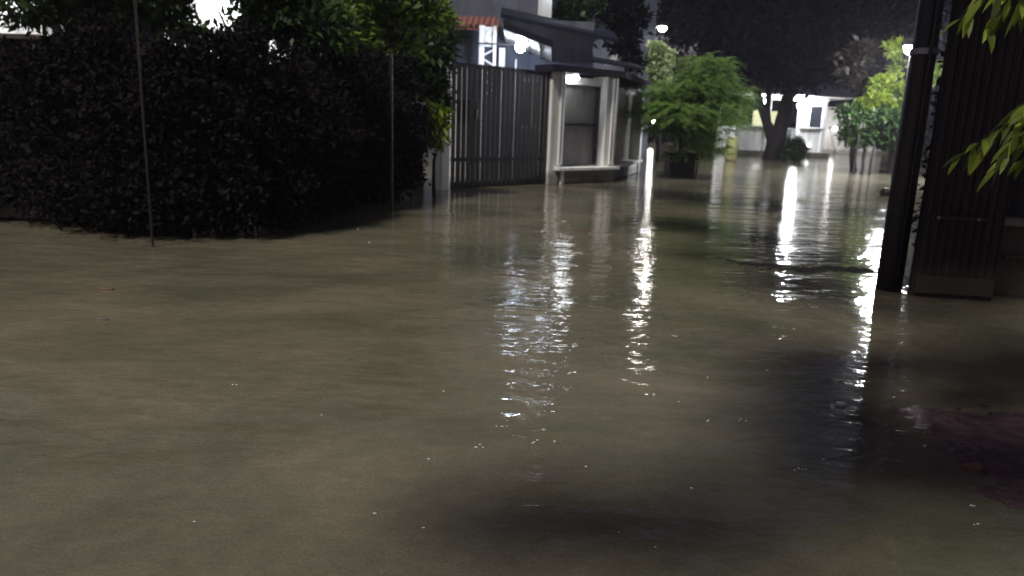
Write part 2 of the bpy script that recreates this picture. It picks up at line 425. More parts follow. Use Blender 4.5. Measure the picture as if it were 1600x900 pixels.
# lamp under the roof
lp = on1(.66, .06, SH-.10)
lm = MB().box(lp+Z*.07, (.34, .10, .05), r1, bevel=.006).build('lamp', M['trim'], sh)
MB().sphere(lp, .062, 2, (2.9, 1, .8)).build('lamp_globe', LAMP('cool_white_tube', (.93, .97, 1), 18), lm)
# information panel on the base wall
sgn = empty('wall_sign', on2(.35, .06, ledge_z*.5), 'small pale panel with dark illegible lines on the shelter base', 'sign')
MB().box(on2(.85, .045, ledge_z*.45), (1.5, .03, ledge_z*.5), r2_, bevel=.004).build('panel', M['trim'], sgn)
mb = MB()
for k in range(3):
    mb.box(on2(.85+(-.05 if k else .03), .063, ledge_z*.45+(k-1)*.085), (1.15-.15*k, .006, .022), r2_)
mb.build('print_lines', M['greywall'], sgn)
MB().box(on2(.85, .050, ledge_z*.45), (1.62, .02, ledge_z*.5+.09), r2_, bevel=.004).build('frame', M['darksteel'], sgn)
# green/brown things on side: small box
# ------------------------------------------------------------------ main house behind the gate
HO = Vector((-1.6, 22.6, 0))
hs = empty('white_house', HO, 'two storey house with lit porch canopy behind the black gate', 'house')
def hb(name, x0, x1, y0, y1, z0, z1, mat, parent=None, bevel=.01):
    return MB().box(((x0+x1)/2, (y0+y1)/2, (z0+z1)/2), (x1-x0, y1-y0, z1-z0), bevel=bevel).build(name, mat, parent or hs)
D1 = 23.5
hb('wall', -3.6, 2.2, D1, D1+.3, 0, 4.4, M['greywall'])                       # ground floor front
xu = xat(841, D1+1.3, 5)
hb('upper_wall', -2.6, xu, D1+1.6, D1+6, 3.6, 8.5, M['greywall'])
hb('corner_pier', xu, xat(862, D1+1.3, 5), D1+1.2, D1+1.9, zat(850, 40, D1+1.2), 8.5, M['white'])
hb('side_wall', 2.0, 2.2, D1+.3, D1+8, 0, 4.0, M['greywall'])
# roof over ground floor, pitched
a0 = at(690, 40, D1-1.0); a1 = at(778, 48, D1-1.0)
rt = MB().poly([Vector((-3.9, D1-.9, a0.z-.05)), Vector((a1.x, D1-.9, a1.z)), Vector((a1.x, D1-.1, a1.z+.35)), Vector((-3.9, D1-.1, a0.z+.30))], (0, 0, .10)).build('roof', M['redtile'], hs)
mb = MB()
k = -3.85
while k < a1.x-.05:
    mb.tube([(k, D1-.93, a1.z+.12), (k, D1-.11, a1.z+.46)], .055, 6); k += .17
mb.build('roof_tile_rows', M['redtile'], rt)
dk = MB().poly([Vector((a1.x+.05, D1-.6, 4.35)), Vector((2.9, D1-.6, 3.75)), Vector((2.9, D1+1.0, 4.15)), Vector((a1.x+.05, D1+1.0, 4.75))], (0, 0, .12)).build('roof', M['darkroof'], hs)
# lit porch canopy: pale ceiling boards sloping down to the right
cy0, cy1 = 20.2, 23.3
cL = at(787, 44, cy0); cR = at(861, 73, cy0)
cp = [Vector((cL.x, cy0, cL.z)), Vector((cR.x, cy0, cR.z)), Vector((cR.x+.15, cy1, cR.z-.12)), Vector((cL.x, cy1, cL.z-.05))]
can = MB().poly(cp, (0, 0, .07)).build('porch_canopy', M['trim'], hs)
mb = MB()
for k in range(1, 4):
    t = k/4.0; q0 = cp[0].lerp(cp[1], t); q1 = cp[3].lerp(cp[2], t)
    mb.tube([q0-Z*.03, q1-Z*.03], .028, 6)
mb.build('canopy_rafter', M['trim'], can)
fz = MB().poly([cp[0]+Vector((0, -.06, -.03)), cp[1]+Vector((.05, -.06, -.03)), cp[1]+Vector((.05, -.06, .14)), cp[0]+Vector((0, -.06, .14))], (0, .05, 0)).build('fascia', M['darkroof'], can)
# white porch column and lattice
xc0, xc1 = xat(749, 22.3, 3.5), xat(773, 22.3, 3.5)
zc = zat(760, 40, 22.3)
MB().box(((xc0+.07), 22.3, zc/2), (.15, .15, zc), bevel=.01).build('column', M['trim'], hs)
MB().box((xc1, 22.3, zc/2), (.09, .12, zc), bevel=.01).build('column', M['trim'], hs)
mb = MB()
for k in range(7):
    zz = 2.2+k*.28; mb.box(((xc0+xc1)/2+.06, 22.3, zz), (xc1-xc0-.12, .03, .045), 0, 0, .5 if k % 2 else -.5)
mb.build('lattice', M['trim'], hs)
MB().box(((xc0+xc1)/2+.06, 22.36, zc-.3), (xc1-xc0-.1, .05, .55), bevel=.01).build('lintel', M['trim'], hs)
MB().box(((xc0+xat(800, 22.3, 3))/2, 22.2, zat(765, 69, 22.3)), (xat(800, 22.3, 3)-xc0+.15, .03, .035)).build('curtain_rail', M['darksteel'], hs)
MB().box((xat(784, 22.9, 3), 22.9, 1.75), (.18, .18, 3.5), bevel=.01).build('column', M['white'], hs)
MB().box((xat(806, 22.9, 3), 22.9, 1.6), (.05, .05, 3.2)).build('column', M['white'], hs)
# front window and door of the house
wn = hb('window', xat(812, D1, 2), xat(850, D1, 2), D1-.05, D1-.004, 1.2, 2.7, M['trim'])
hb('pane', xat(814, D1, 2), xat(830, D1, 2), D1-.07, D1-.052, 1.3, 2.6, M['glass'], wn)
hb('pane', xat(833, D1, 2), xat(848, D1, 2), D1-.07, D1-.052, 1.3, 2.6, M['glass'], wn)
dr = hb('door', xat(722, D1, 1), xat(742, D1, 1), D1-.05, D1-.004, 0.1, 2.3, M['darkroof'])
hb('handle', xat(738, D1, 1), xat(739.5, D1, 1), D1-.08, D1-.052, 1.0, 1.2, M['steel'], dr)
# porch lamp
pl_ = at(813, 74, 21.2)
po = MB().tube([pl_+Z*.30, pl_+Z*.08], .02, 8).build('porch_lamp', M['darksteel'], hs)
MB().sphere(pl_, .14, 2).build('lamp_globe', LAMP('porch_bulb', (.74, .84, 1), 80), po)
# upper lamp, on the pier just at the picture's edge
ul = at(872, -26, D1+.9)
uo = MB().tube([ul+Vector((-.25, .3, 0)), ul+Vector((0, 0, .1))], .02, 8).build('upper_lamp', M['darksteel'], hs)
MB().sphere(ul, .11, 2).build('lamp_globe', LAMP('upper_bulb', (.74, .84, 1), 17), uo)
# lit top of small white railing left of house
rl = empty('garden_railing', at(712, 100, 18.6), 'short white railing top just above the left end of the gate', 'railing')
rb = at(697, 100, 18.6); re = at(735, 104, 18.6)
MB().tube([rb+Z*.02, re-Z*.02], .03, 8).build('rail', M['trim'], rl)
for k in range(5):
    q = rb.lerp(re, (k+.3)/5); MB().box((q.x, q.y, q.z/2), (.07, .05, q.z)).build('baluster', M['trim'], rl)

# ------------------------------------------------------------------ house further back, dim with louvred gable
gh = empty('gabled_house', (4.5, 33, 0), 'dim grey house with louvred white gable behind the shelter roof', 'house')
MB().box(((xat(1003, 33)+.2)/2, 34, 3.3), (xat(1003, 33)-.2, 4, 6.6), .0, bevel=.02).build('wall', M['greywall'], gh)
MB().poly([Vector((.0, 31.4, 6.4)), Vector((6.3, 31.4, 6.4)), Vector((5, 34, 8.8)), Vector((1.6, 34, 8.8))], (0, .3, .1)).build('roof', M['darkroof'], gh)
g0 = at(944, 102, 30.5); g1 = at(963, 103, 30.5); g2 = at(965, 80, 30.5)
lv = MB().poly([g0, g1, g2], (0, .06, 0)).build('gable_vent', M['greywall'], gh)
mb = MB()
for k in range(7):
    t = k/7; a = g0.lerp(g2, t); b = g1.lerp(g2, t)
    mb.box((a+b)/2+Vector((0, -.04, .03)), ((b-a).length, .05, .045), 0, .5)
mb.build('louvre', M['trim'], lv)
gw = MB().box(at(915, 78, 31.7), (.35, .06, .9)).build('window', M['trim'], gh)
MB().box(at(917, 78, 31.66), (.12, .05, .7)).build('pane', M['glass'], gw)
pr = empty('patio_roof', at(915, 100, 26), 'low dark lean-to roof behind the shutter bay', 'roof')
q = at(915, 97, 26)
MB().poly([Vector((q.x-1.6, 25.2, q.z+.12)), Vector((q.x+1.9, 25.2, q.z-.25)), Vector((q.x+1.9, 28, q.z+.1)), Vector((q.x-1.6, 28, q.z+.5))], (0, 0, .08)).build('roof_sheet', M['darkroof'], pr)
for dx in (-1.4, 1.6):
    MB().box((q.x+dx, 25.5, (q.z-.1)/2), (.12, .12, q.z-.1)).build('post', M['greywall'], pr)

# ------------------------------------------------------------------ street lamps
def street_lamp(p, h, arm, label, col, st, r=.16, group='street lamps'):
    o = empty('street_lamp', p, label, 'street lamp', group)
    MB().tube([p, p+Z*h*.5, p+Z*h], [.085, .07, .05], 10).build('pole', M['darksteel'], o)
    MB().tube([p+Z*(h-.25), p+Z*(h+.02)+Vector(arm)*.5, p+Z*h+Vector(arm)], .03, 8).build('arm', M['darksteel'], o)
    hd = MB().sphere(p+Z*(h-.02)+Vector(arm), r*1.25, 2, (1, 1, .45)).build('lamp_head', M['darksteel'], o)
    MB().sphere(p+Z*(h-.14)+Vector(arm), r, 2, (1, 1, .8)).build('bulb', LAMP('street_bulb', col, st), hd)
    return o
b0 = Vector((xat(1007, 32.5), 32.5, 0))
hL = zat(1015, 38, 32.5)
street_lamp(b0, hL, (.35, 0, 0), 'street lamp with small round white light above the pale leaves', (1, .97, .90), 80, .17)
b1 = Vector((xat(1396, 24), 24, 0)); h1 = zat(1409, 66, 24)
street_lamp(b1, h1, (.05, -.1, 0), 'street lamp standing behind the dark utility pole on the right', (.95, .97, 1), 420, .34)
b2 = Vector((xat(1015, 60), 60, 0))
street_lamp(b2, zat(1017, 184, 60), (.12, 0, 0), 'lowest and farthest street lamp, hidden behind the potted tree', (1, .98, .93), 200, .34)
b3 = Vector((xat(1404, 50), 50, 0))
street_lamp(b3, zat(1405, 186, 50), (.1, 0, 0), 'far street lamp standing low behind the garden shrubs', (1, .95, .93), 200, .3)

# ------------------------------------------------------------------ potted feathery tree by the shelter
def trunk_of(pts, rad, mat, parent, name='trunk', lump=.12, n=10):
    return MB().tube(pts, rad, n, lump=lump).build(name, mat, parent, smooth=True)
T = Vector((xat(1060, 21.2), 21.2, 0))
pt = empty('potted_tree', T, 'bushy bright green feathery tree rising from a dark square planter', 'tree')
ph = zat(1060, 240, 21.2)
mb = MB(); s = .36
mb.poly([T+Vector((-s, -s, 0)), T+Vector((s, -s, 0)), T+Vector((s, s, 0)), T+Vector((-s, s, 0))], (0, 0, ph))
mb.box(T+Z*ph, (s*2.25, s*2.25, .07), bevel=.01)
mb.build('planter', M['pot'], pt)
trunk_of([T+Z*ph*.9, T+Vector((-.05, 0, 1.2)), T+Vector((.06, 0, 2.0)), T+Vector((.1, 0, 2.9))], [.07, .06, .05, .02], M['bark'], pt)
tiers = []
rnd = random.Random(5)
def tp(px, py, d=21.2): return at(px, py, d)
for (px, py, rx, rz) in [(1100, 105, .55, .22), (1112, 128, .6, .22), (1085, 140, .9, .25), (1125, 150, .75, .22), (1040, 152, .75, .25), (1020, 175, .6, .2), (1060, 178, .9, .26),
                         (1110, 178, .85, .25), (1140, 160, .45, .18), (1025, 198, .5, .15), (1075, 200, .7, .18), (1130, 190, .5, .16), (1098, 92, .22, .16), (1125, 100, .25, .14)]:
    c = tp(px, py, 21.2+rnd.uniform(-.4, .4)); tiers.append((c.x, c.y, c.z, rx, rx*.8, rz))
fronds('crown', tiers, 3300, .54, M['lf_pot'], pt, 11)
mb = MB()
for c in tiers:
    mb.tube([T+Vector((.03, 0, min(1.6, c[2]-.2))), Vector(c[:3])-Z*.05], [.025, .008], 6)
mb.build('limbs', M['bark'], pt)
# low companion bush with its pale stake
B = ground(1088, 279)
lbsh = empty('low_bush', B, 'low spreading green bush on a pale thin stem right of the planter', 'bush')
trunk_of(wobble(B-Z*.2, B+Vector((-.02, 0, .75)), 4, .02, 3), [.035, .03, .03, .026, .02], M['barkpale'], lbsh)
tl = []
for (px, py, rx, rz) in [(1100, 222, .55, .17), (1075, 232, .42, .15), (1120, 208, .38, .14), (1125, 235, .3, .12), (1095, 245, .28, .1)]:
    c = at(px, py, B.y+.1); tl.append((c.x, c.y, c.z, rx, rx*.8, rz))
fronds('foliage', tl, 520, .46, M['lf_pot'], lbsh, 12)
yd = empty('yellow_drum', ground(1141, 246), 'pale yellow rounded drum half hidden behind the low green bush', 'drum')
p = Vector(yd.location); p = Vector((xat(1141, 34), 34, 0))
yd.location = p
MB().tube([p, p+Z*.1, p+Z*.55, p+Z*1.0, p+Z*1.05], [.24, .27, .28, .25, .15], 14).build('body', M['yellow'], yd, True)
MB().tube([p+Z*1.05, p+Z*1.10], .16, 14).build('lid', M['trim'], yd)
# thin stake left of planter (pale)
sk = ground(1056, 262)
so_ = MB().tube([sk-Z*.2, sk+Z*1.25], .03, 8).build('garden_stake', M['barkpale']); origin_to(so_, sk)
tag(so_, 'thin pale stake standing against the dark planter', 'stake')

# variegated tree behind
V = Vector((xat(1028, 31), 31, 0))
vt = empty('variegated_tree', V, 'small tree with pale cream green leaves lit under the street lamp', 'tree')
trunk_of(wobble(V, V+Z*3.4, 5, .05, 9), [.10, .09, .08, .06, .05, .03], M['bark'], vt)
vc = []
for (px, py, r) in [(1027, 76, .36), (1022, 92, .34), (1038, 98, .40), (1030, 112, .38), (1044, 84, .25), (1018, 108, .25), (1028, 128, .35), (1040, 122, .3)]:
    c = at(px, py, 31); vc.append((c.x, c.y, c.z, r, r, r*.8))
leaves('crown', vc, 2600, .20, M['lf_pale'], vt, 14, aspect=1.7, shell=.3, hole=.45, hs=5, up=.4)

# ------------------------------------------------------------------ gazebo
GD = 42.0
gz = empty('gazebo', (xat(1215, GD), GD, 0), 'white open pavilion with half walls and bright ceiling lamp', 'pavilion')
gx0, gx1 = xat(1148, GD), xat(1286, GD)
gx = lambda px: xat(px, GD, 1.6)
zw = zat(1268, 201, GD)      # half wall top
zt = zat(1260, 158, GD)      # wall plate
dep = 3.6
MB().box(((gx0+gx1)/2, GD+dep/2, .14), (gx1-gx0+.5, dep+.4, .28), bevel=.02).build('plinth', M['concrete'], gz)
def gbox(name, a, b, y, th, z0, z1, mat, par=None):
    return MB().box(((a+b)/2, y, (z0+z1)/2), (abs(b-a), th, z1-z0), bevel=.01).build(name, mat, par or gz)
gbox('half_wall', gx(1150), gx(1202), GD, .12, .2, zw, M['white'])
gbox('half_wall', gx(1246), gx(1288), GD, .12, .2, zw, M['white'])
gbox('half_wall', gx(1150), gx(1288), GD+dep, .12, .2, zw, M['white'])
for px in (1153, 1199, 1247, 1285):
    gbox('post', gx(px)-.09, gx(px)+.09, GD-.02, .2, .2, zt, M['trim'])
for px in (1150, 1215, 1288):
    gbox('post', gx(px)-.09, gx(px)+.09, GD+dep, .2, .2, zt, M['trim'])
gbox('sill_rail', gx(1150), gx(1202), GD-.05, .2, zw, zw+.07, M['trim'])
gbox('sill_rail', gx(1246), gx(1290), GD-.05, .2, zw, zw+.07, M['trim'])
# window frame on the right panel
fr = gbox('window', gx(1262), gx(1283), GD+.02, .06, zw+.1, zt-.25, M['glass'])
for px in (1262, 1283): gbox('frame', gx(px)-.05, gx(px)+.05, GD-.02, .10, zw+.08, zt-.2, M['trim'], fr)
gbox('frame', gx(1262), gx(1283), GD-.02, .1, zt-.27, zt-.17, M['trim'], fr)
gbox('wall_panel', gx(1248), gx(1262), GD, .08, zw+.07, zt-.1, M['white'])
gbox('wall_panel', gx(1254), gx(1283), GD, .09, zt-.16, zt-.02, M['white'])
# ceiling/roof: wide pale soffit with eaves
ex0, ex1 = gx(1140)-.1, gx(1322)
ceil = MB().poly([Vector((ex0, GD-1.1, zt+.30)), Vector((ex1, GD-1.1, zt+.18)), Vector((ex1, GD+dep+.8, zt+.18)), Vector((ex0, GD+dep+.8, zt+.30))], (0, 0, .06)).build('ceiling', M['trim'], gz)
MB().poly([Vector((ex0-.1, GD-1.25, zt+.37)), Vector((ex1+.1, GD-1.25, zt+.25)), Vector(((ex0+ex1)/2+1, GD+dep/2, zt+1.8)), Vector(((ex0+ex1)/2-1, GD+dep/2, zt+1.8))], (0, .4, 0)).build('roof', M['darkroof'], gz)
gbox('beam', gx(1150), gx(1290), GD-.01, .16, zt, zt+.16, M['trim'])
# counter things inside
bn = gbox('counter', gx(1225), gx(1247), GD+1.2, .5, .28, zw-.05, M['darkwall'])
gbox('back_panel', gx(1205), gx(1246), GD+dep-.1, .06, zw-.1, zw+.95, M['interior'])
gl = at(1251, 165, GD-.55)
go = MB().tube([gl+Z*.45, gl+Z*.1], .02, 8).build('ceiling_lamp', M['steel'], gz)
MB().sphere(gl, .17, 2).build('lamp_globe', LAMP('gazebo_bulb', (.93, .97, 1), 190), go)
# lamp reflection partner: small lit globe low on the front panel
g2l = at(1196, 160, GD+1.4)
g2o = MB().tube([g2l+Z*.4, g2l+Z*.1], .02, 8).build('ceiling_lamp', M['steel'], gz)
MB().sphere(g2l, .15, 2).build('lamp_globe', LAMP('gazebo_inner_bulb', (.93, .97, 1), 110), g2o)
gs = at(1263.5, 228, GD-.12)
MB().sphere(gs, .06, 2).build('step_light', LAMP('step_bulb', (1, 1, 1), 12), gz)

# ------------------------------------------------------------------ forked tree in front of the gazebo
F = Vector((xat(1210, 37), 37, 0))
ft = empty('forked_tree', F, 'big dark forked tree with spreading black crown before the pavilion', 'tree')
def fp(px, py, d=37): return at(px, py, d)
tk = MB()
tk.tube([F-Z*.3, fp(1211, 238), fp(1212, 225), fp(1212, 214)], [.66, .52, .46, .42], 14, lump=.10)
tk.tube([fp(1210, 226), fp(1203, 205), fp(1194, 180), fp(1184, 150), fp(1178, 120, 36.5)], [.32, .25, .20, .19, .15], 12, lump=.1)
tk.tube([fp(1214, 226), fp(1218, 205), fp(1224, 180), fp(1230, 155), fp(1245, 120), fp(1262, 90, 36)], [.40, .36, .31, .30, .27, .2], 12, lump=.1)
tk.tube([fp(1200, 196), fp(1199, 170), fp(1202, 140), fp(1206, 105)], [.16, .15, .14, .12], 10, lump=.1)
tk.build('trunk', M['bark'], ft, True)
cr_ = []
rnd = random.Random(21)
for (px, py, r, d) in [(1080, 40, 2.0, 36), (1130, 15, 2.3, 36), (1070, 5, 2.0, 37), (1150, 70, 2.0, 36), (1190, 30, 2.5, 35), (1200, 100, 1.7, 36), (1240, 60, 2.4, 35), (1255, 110, 1.6, 35.5), (1290, 30, 2.5, 35),
                       (1300, 95, 1.9, 35), (1340, 60, 2.3, 34), (1345, 110, 1.5, 34.5), (1385, 40, 2.3, 33), (1395, 95, 1.5, 33), (1160, -40, 3, 36), (1260, -50, 3.2, 35), (1350, -40, 3, 34), (1430, 20, 2.2, 33), (1440, 85, 1.6, 33), (1165, 110, 1.0, 36.5), (1055, -40, 1.8, 37)]:
    c = fp(px, py, d); cr_.append((c.x, c.y, c.z, r, r, r*.62))
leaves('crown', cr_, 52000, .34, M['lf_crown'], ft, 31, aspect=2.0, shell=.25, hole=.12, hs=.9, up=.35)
mb = MB()
for c in cr_:
    s0 = fp(1245, 118) if c[0] > F.x+1 else fp(1184, 140)
    m_ = s0.lerp(Vector(c[:3]), .5)+Z*.3
    mb.tube([s0, m_, Vector(c[:3])], [.15, .09, .03], 6)
mb.build('limbs', M['bark'], ft)
rb_ = Vector((xat(1241, 35.5), 35.5, 0))
rbm = empty('round_bush', rb_, 'dark clipped round bush at the foot of the forked tree', 'bush')
trunk_of([rb_-Z*.2, rb_+Z*.5], [.08, .05], M['bark'], rbm, 'stem')
leaves('foliage', [(rb_.x, rb_.y, .55, .62, .6, .62)], 4500, .12, M['lf_mid'], rbm, 33, shell=.6, hole=0)

# ------------------------------------------------------------------ right middle ground: lit background, shrubs, red wall
lw = empty('lit_wall', (xat(1312, 52), 52, 0), 'bright white boundary wall glimpsed right of the pavilion', 'wall')
MB().box((xat(1330, 52), 52, 1.5), (4.2, .2, 3.0), .05, bevel=.02).build('wall', M['white'], lw)
MB().box((xat(1330, 52), 52, 3.04), (4.3, .3, .08), .05, bevel=.02).build('coping', M['trim'], lw)
q = at(1308, 200, 50.6)
bh = MB().box(q+Vector((0, .9, 0)), (.12, .9, .08)).build('lamp_bracket', M['darksteel'], lw)
MB().sphere(q+Vector((0, .3, -.05)), .15, 2).build('lamp_globe', LAMP('wall_bulb', (1, .97, .95), 16), bh)

def shrub(name, label, cat, px, d, clumps, n, size, mat, seed, bark=None, top=None, group=None, **kw):
    p = Vector((xat(px, d), d, 0)); o = empty(name, p, label, cat, group)
    cl = []
    for (cx, cy, r, rz) in clumps:
        c = at(cx, cy, d+random.uniform(-.3, .3)*r); cl.append((c.x, c.y, c.z, r, r*.9, rz))
    zt_ = max(c[2] for c in cl)
    rad = max(.02, .018*zt_)
    trunk_of(wobble(p-Z*.2, Vector((sum(c[0] for c in cl)/len(cl), d, zt_*.85)), 5, .06, seed), [rad*1.6, rad*1.4, rad*1.2, rad, rad*.7, rad*.4], bark or M['bark'], o, 'stem')
    leaves('foliage', cl, n, size, mat, o, seed, **kw)
    return o
G1 = 'shrubs between the pavilion and the utility pole'
shrub('garden_tree', 'leafy shrub with yellow green leaves glowing beside the utility pole', 'tree', 1392, 27.5, [(1402, 75, .35, .35), (1380, 135, .45, .4), (1395, 170, .75, .55), (1370, 160, .6, .4), (1410, 150, .5, .4), (1350, 175, .5, .4), (1404, 108, .26, .3), (1462, 115, .25, .45)], 5200, .24, M['lf_yel'], 41, hole=.42, hs=2.5, group=G1)
shrub('garden_shrub', 'dark green shrub with drooping stems right of the pavilion', 'shrub', 1345, 27, [(1338, 188, .6, .35), (1358, 208, .6, .3), (1375, 185, .6, .3), (1345, 222, .35, .2), (1330, 212, .5, .35), (1385, 215, .7, .45), (1325, 175, .45, .3), (1400, 190, .8, .6)], 5200, .2, M['lf_mid'], 42, hole=.52, hs=2.2, group=G1)
shrub('garden_tree', 'tall dim tree with brownish leaf cluster high left of the pole', 'tree', 1335, 29, [(1335, 95, .75, .7), (1330, 120, .4, .35), (1350, 80, .5, .4)], 900, .30, M['lf_dry'], 43, hole=.3, group=G1)
for i, (px, h) in enumerate(((1333, 1.3), (1346, .9), (1358, 1.1))):
    p = Vector((xat(px, 26), 26, 0))
    o = MB().tube([p-Z*.2, p+Z*h*.5, p+Z*h+Vector((.05, 0, 0))], [.05, .045, .03], 8).build('garden_post', M['pole'])
    origin_to(o, p); tag(o, ['dark thin post nearest the pavilion among the shrubs', 'shortest dark post between two others among the shrubs', 'dark thin post nearest the utility pole among the shrubs'][i], 'post', 'thin posts in the flooded shrubs')

# far trees closing the street
cnt = [('far_tree', 'far dark tree behind the white pavilion', 1175, 58, 7.0), ('far_tree', 'far dark tree right behind the pavilion corner', 1265, 60, 7.5), ('far_tree', 'far dark tree beyond the bright boundary wall', 1352, 62, 8.0),
       ('far_tree', 'far dark tree rising behind the utility pole', 1440, 50, 8.0), ('far_tree', 'far dark tree behind the feathery potted tree', 1095, 58, 8.0), ('far_tree', 'far dark tree beside the gabled house end', 1030, 60, 8.5), ('far_tree', 'low far dark tree between the potted tree and the pavilion', 1130, 66, 6.0), ('far_tree', 'low far dark tree left of the planter across the water', 1062, 67, 6.0)]
for i, (nm, lab, px, d, h) in enumerate(cnt):
    p = Vector((xat(px, d), d, 0)); o = empty(nm, p, lab, 'tree', 'dark trees closing the street')
    trunk_of([p, p+Z*h*.4, p+Z*h*.7], [.3, .22, .1], M['bark'], o)
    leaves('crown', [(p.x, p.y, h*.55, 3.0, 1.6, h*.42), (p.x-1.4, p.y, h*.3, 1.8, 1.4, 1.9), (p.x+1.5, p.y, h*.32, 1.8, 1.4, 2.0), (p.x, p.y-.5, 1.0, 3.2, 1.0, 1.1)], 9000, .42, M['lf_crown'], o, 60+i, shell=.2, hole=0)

# ------------------------------------------------------------------ left: dark wall, hedge shrubs, posts, overhanging trees
wz = zat(40, 62, 9.3)
wl = empty('compound_wall', (xat(30, 9.3), 9.3, 0), 'dark weathered panel wall at the far left behind the hedge', 'wall')
wx1 = xat(82, 9.3, 1)
MB().box((wx1-3.0, 9.4, wz/2), (6.0, .14, wz), 0, bevel=.01).build('wall', M['darkwall'], wl)
MB().box((wx1-3.0, 9.36, wz+.03), (6.05, .26, .06), 0, bevel=.01).build('coping', M['concrete_d'], wl)
MB().box((wx1-3.0, 9.22, .10), (6.0, .34, .16), 0, bevel=.02).build('footing', M['concrete_d'], wl)
for k in range(4):
    MB().box((wx1-.15-k*1.5, 9.30, wz/2), (.16, .08, wz-.02), 0, bevel=.008).build('pilaster', M['darkwall'], wl)

def wl_pt(px, py): return ground(px, py)
line = [(-60, 350), (40, 362), (110, 372), (180, 380), (250, 382), (320, 382), (395, 374), (450, 356), (500, 340), (545, 330), (585, 323), (618, 317)]
hl = ['ragged dark shrub against the panel wall at the left edge', 'dark leafy shrub beside the end of the panel wall', 'dense dark shrub left of the thin post by the water', 'dark shrub crowding the thin post nearest the camera',
      'dark shrub right of the near thin post', 'dark shrub in the middle of the hedge bulging over the water', 'dark shrub where the hedge steps back from the water', 'dark shrub just past the bend of the hedge',
      'dark shrub midway along the far stretch of hedge', 'dark shrub left of the far thin post', 'dark shrub around the far thin post', 'last dark shrub of the hedge before the gate pier']
rnd = random.Random(3)
for i, (px, py) in enumerate(line):
    b = wl_pt(px, py+2); d = b.y
    b = b+Vector((-.10, .85, 0))
    if i < 2: b = b+Vector((0, .15, 0))
    hh = 1.42+.082*b.y+rnd.uniform(-.12, .12); kx = .72 if i >= 10 else 1.0
    o = empty('hedge_shrub', b, hl[i], 'shrub', 'dark shrubs of the left hedge')
    trunk_of(wobble(b-Z*.2, b+Z*hh*.8, 5, .05, i), [.06, .05, .045, .04, .03, .02], M['bark'], o, 'stem')
    cl = [(b.x, b.y, .55, .75*kx, .80, .62), (b.x+.1, b.y+.05, 1.2, .78*kx, .78, .62), (b.x-.1, b.y+.1, hh-.5, .8*kx, .75, .5)]
    for k in range(4):
        cl.append((b.x+rnd.uniform(-.6, .6), b.y+rnd.uniform(-.65, .1), rnd.uniform(.4, hh), .32, .32, .30))
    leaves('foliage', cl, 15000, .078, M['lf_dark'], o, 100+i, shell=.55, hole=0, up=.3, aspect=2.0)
for i, (px, pb, lab) in enumerate(((239, 385, 'thin tall grey post rising from the near hedge'), (612, 330, 'thin tall dark post in the far stretch of hedge'))):
    b = ground(px, pb); h = 4.2 if i == 0 else 2.3
    o = MB().tube([b-Z*.3, b+Z*h], .014 if i == 0 else .022, 8).build('thin_post', M['pole'])
    origin_to(o, b); tag(o, lab, 'post', 'thin posts along the hedge')

# overhanging trees behind the hedge (lit by the yard lamps behind them)
def over_tree(lab, px, d, clumps, n, size, mat, seed, gaps=(), **kw):
    p = Vector((xat(px, d), d, 0)); o = empty('overhanging_tree', p, lab, 'tree', 'trees leaning over the hedge')
    cl = [(c.x, c.y, c.z, r, r, rz) for (c, r, rz) in [(at(a, b_, d+dd), r, rz) for (a, b_, dd, r, rz) in clumps]]
    top = sum((Vector(c[:3]) for c in cl), Vector())/len(cl)
    trunk_of(wobble(p-Z*.2, Vector((top.x, top.y, top.z)), 6, .06, seed), [.11, .10, .085, .07, .06, .05, .03], M['bark'], o)
    mb = MB()
    for c in cl: mb.tube([Vector((top.x, top.y, top.z-.7)), Vector(c[:3])], [.035, .01], 6)
    mb.build('limbs', M['bark'], o)
    leaves('crown', cl, n, size, mat, o, seed, gaps=gaps, **kw); return o
gp1 = at(335, 5, 10.6); gp2 = at(352, 22, 10.6)
gaps = [(gp1.x, gp1.y, gp1.z, .42), (gp2.x, gp2.y, gp2.z, .27)]
for gg in (at(335, 5, 11.4), at(335, 5, 9.8), at(348, 20, 11.3), at(348, 20, 9.7)): gaps.append((gg.x, gg.y, gg.z, .36))
over_tree('tree with green leaves over the left end of the hedge', 120, 10.5, [(60, 10, 0, .7, .3), (130, 5, .2, .6, .28), (190, 15, 0, .6, .3), (250, 0, 0, .45, .35), (140, -40, 0, 1.3, .3)], 4200, .15, M['lf_mid'], 81, gaps, hole=.35, hs=2.5)
over_tree('tree with broad leaves around the bright gap above the hedge', 420, 10.6, [(400, 30, 0, .55, .28), (450, 20, 0, .6, .35), (500, 40, 0, .55, .35), (300, 55, 0, .5, .16), (370, 60, .2, .4, .16), (270, 20, 0, .28, .3), (420, -20, 0, .8, .3), (335, 3, .3, .5, .35)], 5200, .14, M['lf_mid'], 82, gaps, hole=.3, hs=2.5)
over_tree('tree with yellow green leaves near the red tiled roof', 600, 13.4, [(560, 15, 0, .55, .3), (600, 25, 0, .55, .35), (650, 10, 0, .65, .35), (680, 25, 0, .35, .25), (560, 60, 0, .55, .35), (625, 70, 0, .5, .3), (610, -20, 0, .9, .3)], 6000, .15, M['lf_hi'], 83, hole=.42, hs=2.3)
over_tree('shadowy tree filling the space between hedge and house', 655, 15.6, [(640, 90, 0, .8, .6), (680, 80, 0, .45, .5), (665, 130, 0, .6, .5), (690, 50, .2, .4, .3), (610, 110, 0, .7, .6), (550, 90, 0, .8, .6), (680, 160, 0, .4, .4), (590, 60, 0, .7, .5)], 9500, .17, M['lf_mid'], 84, hole=.2, hs=2)
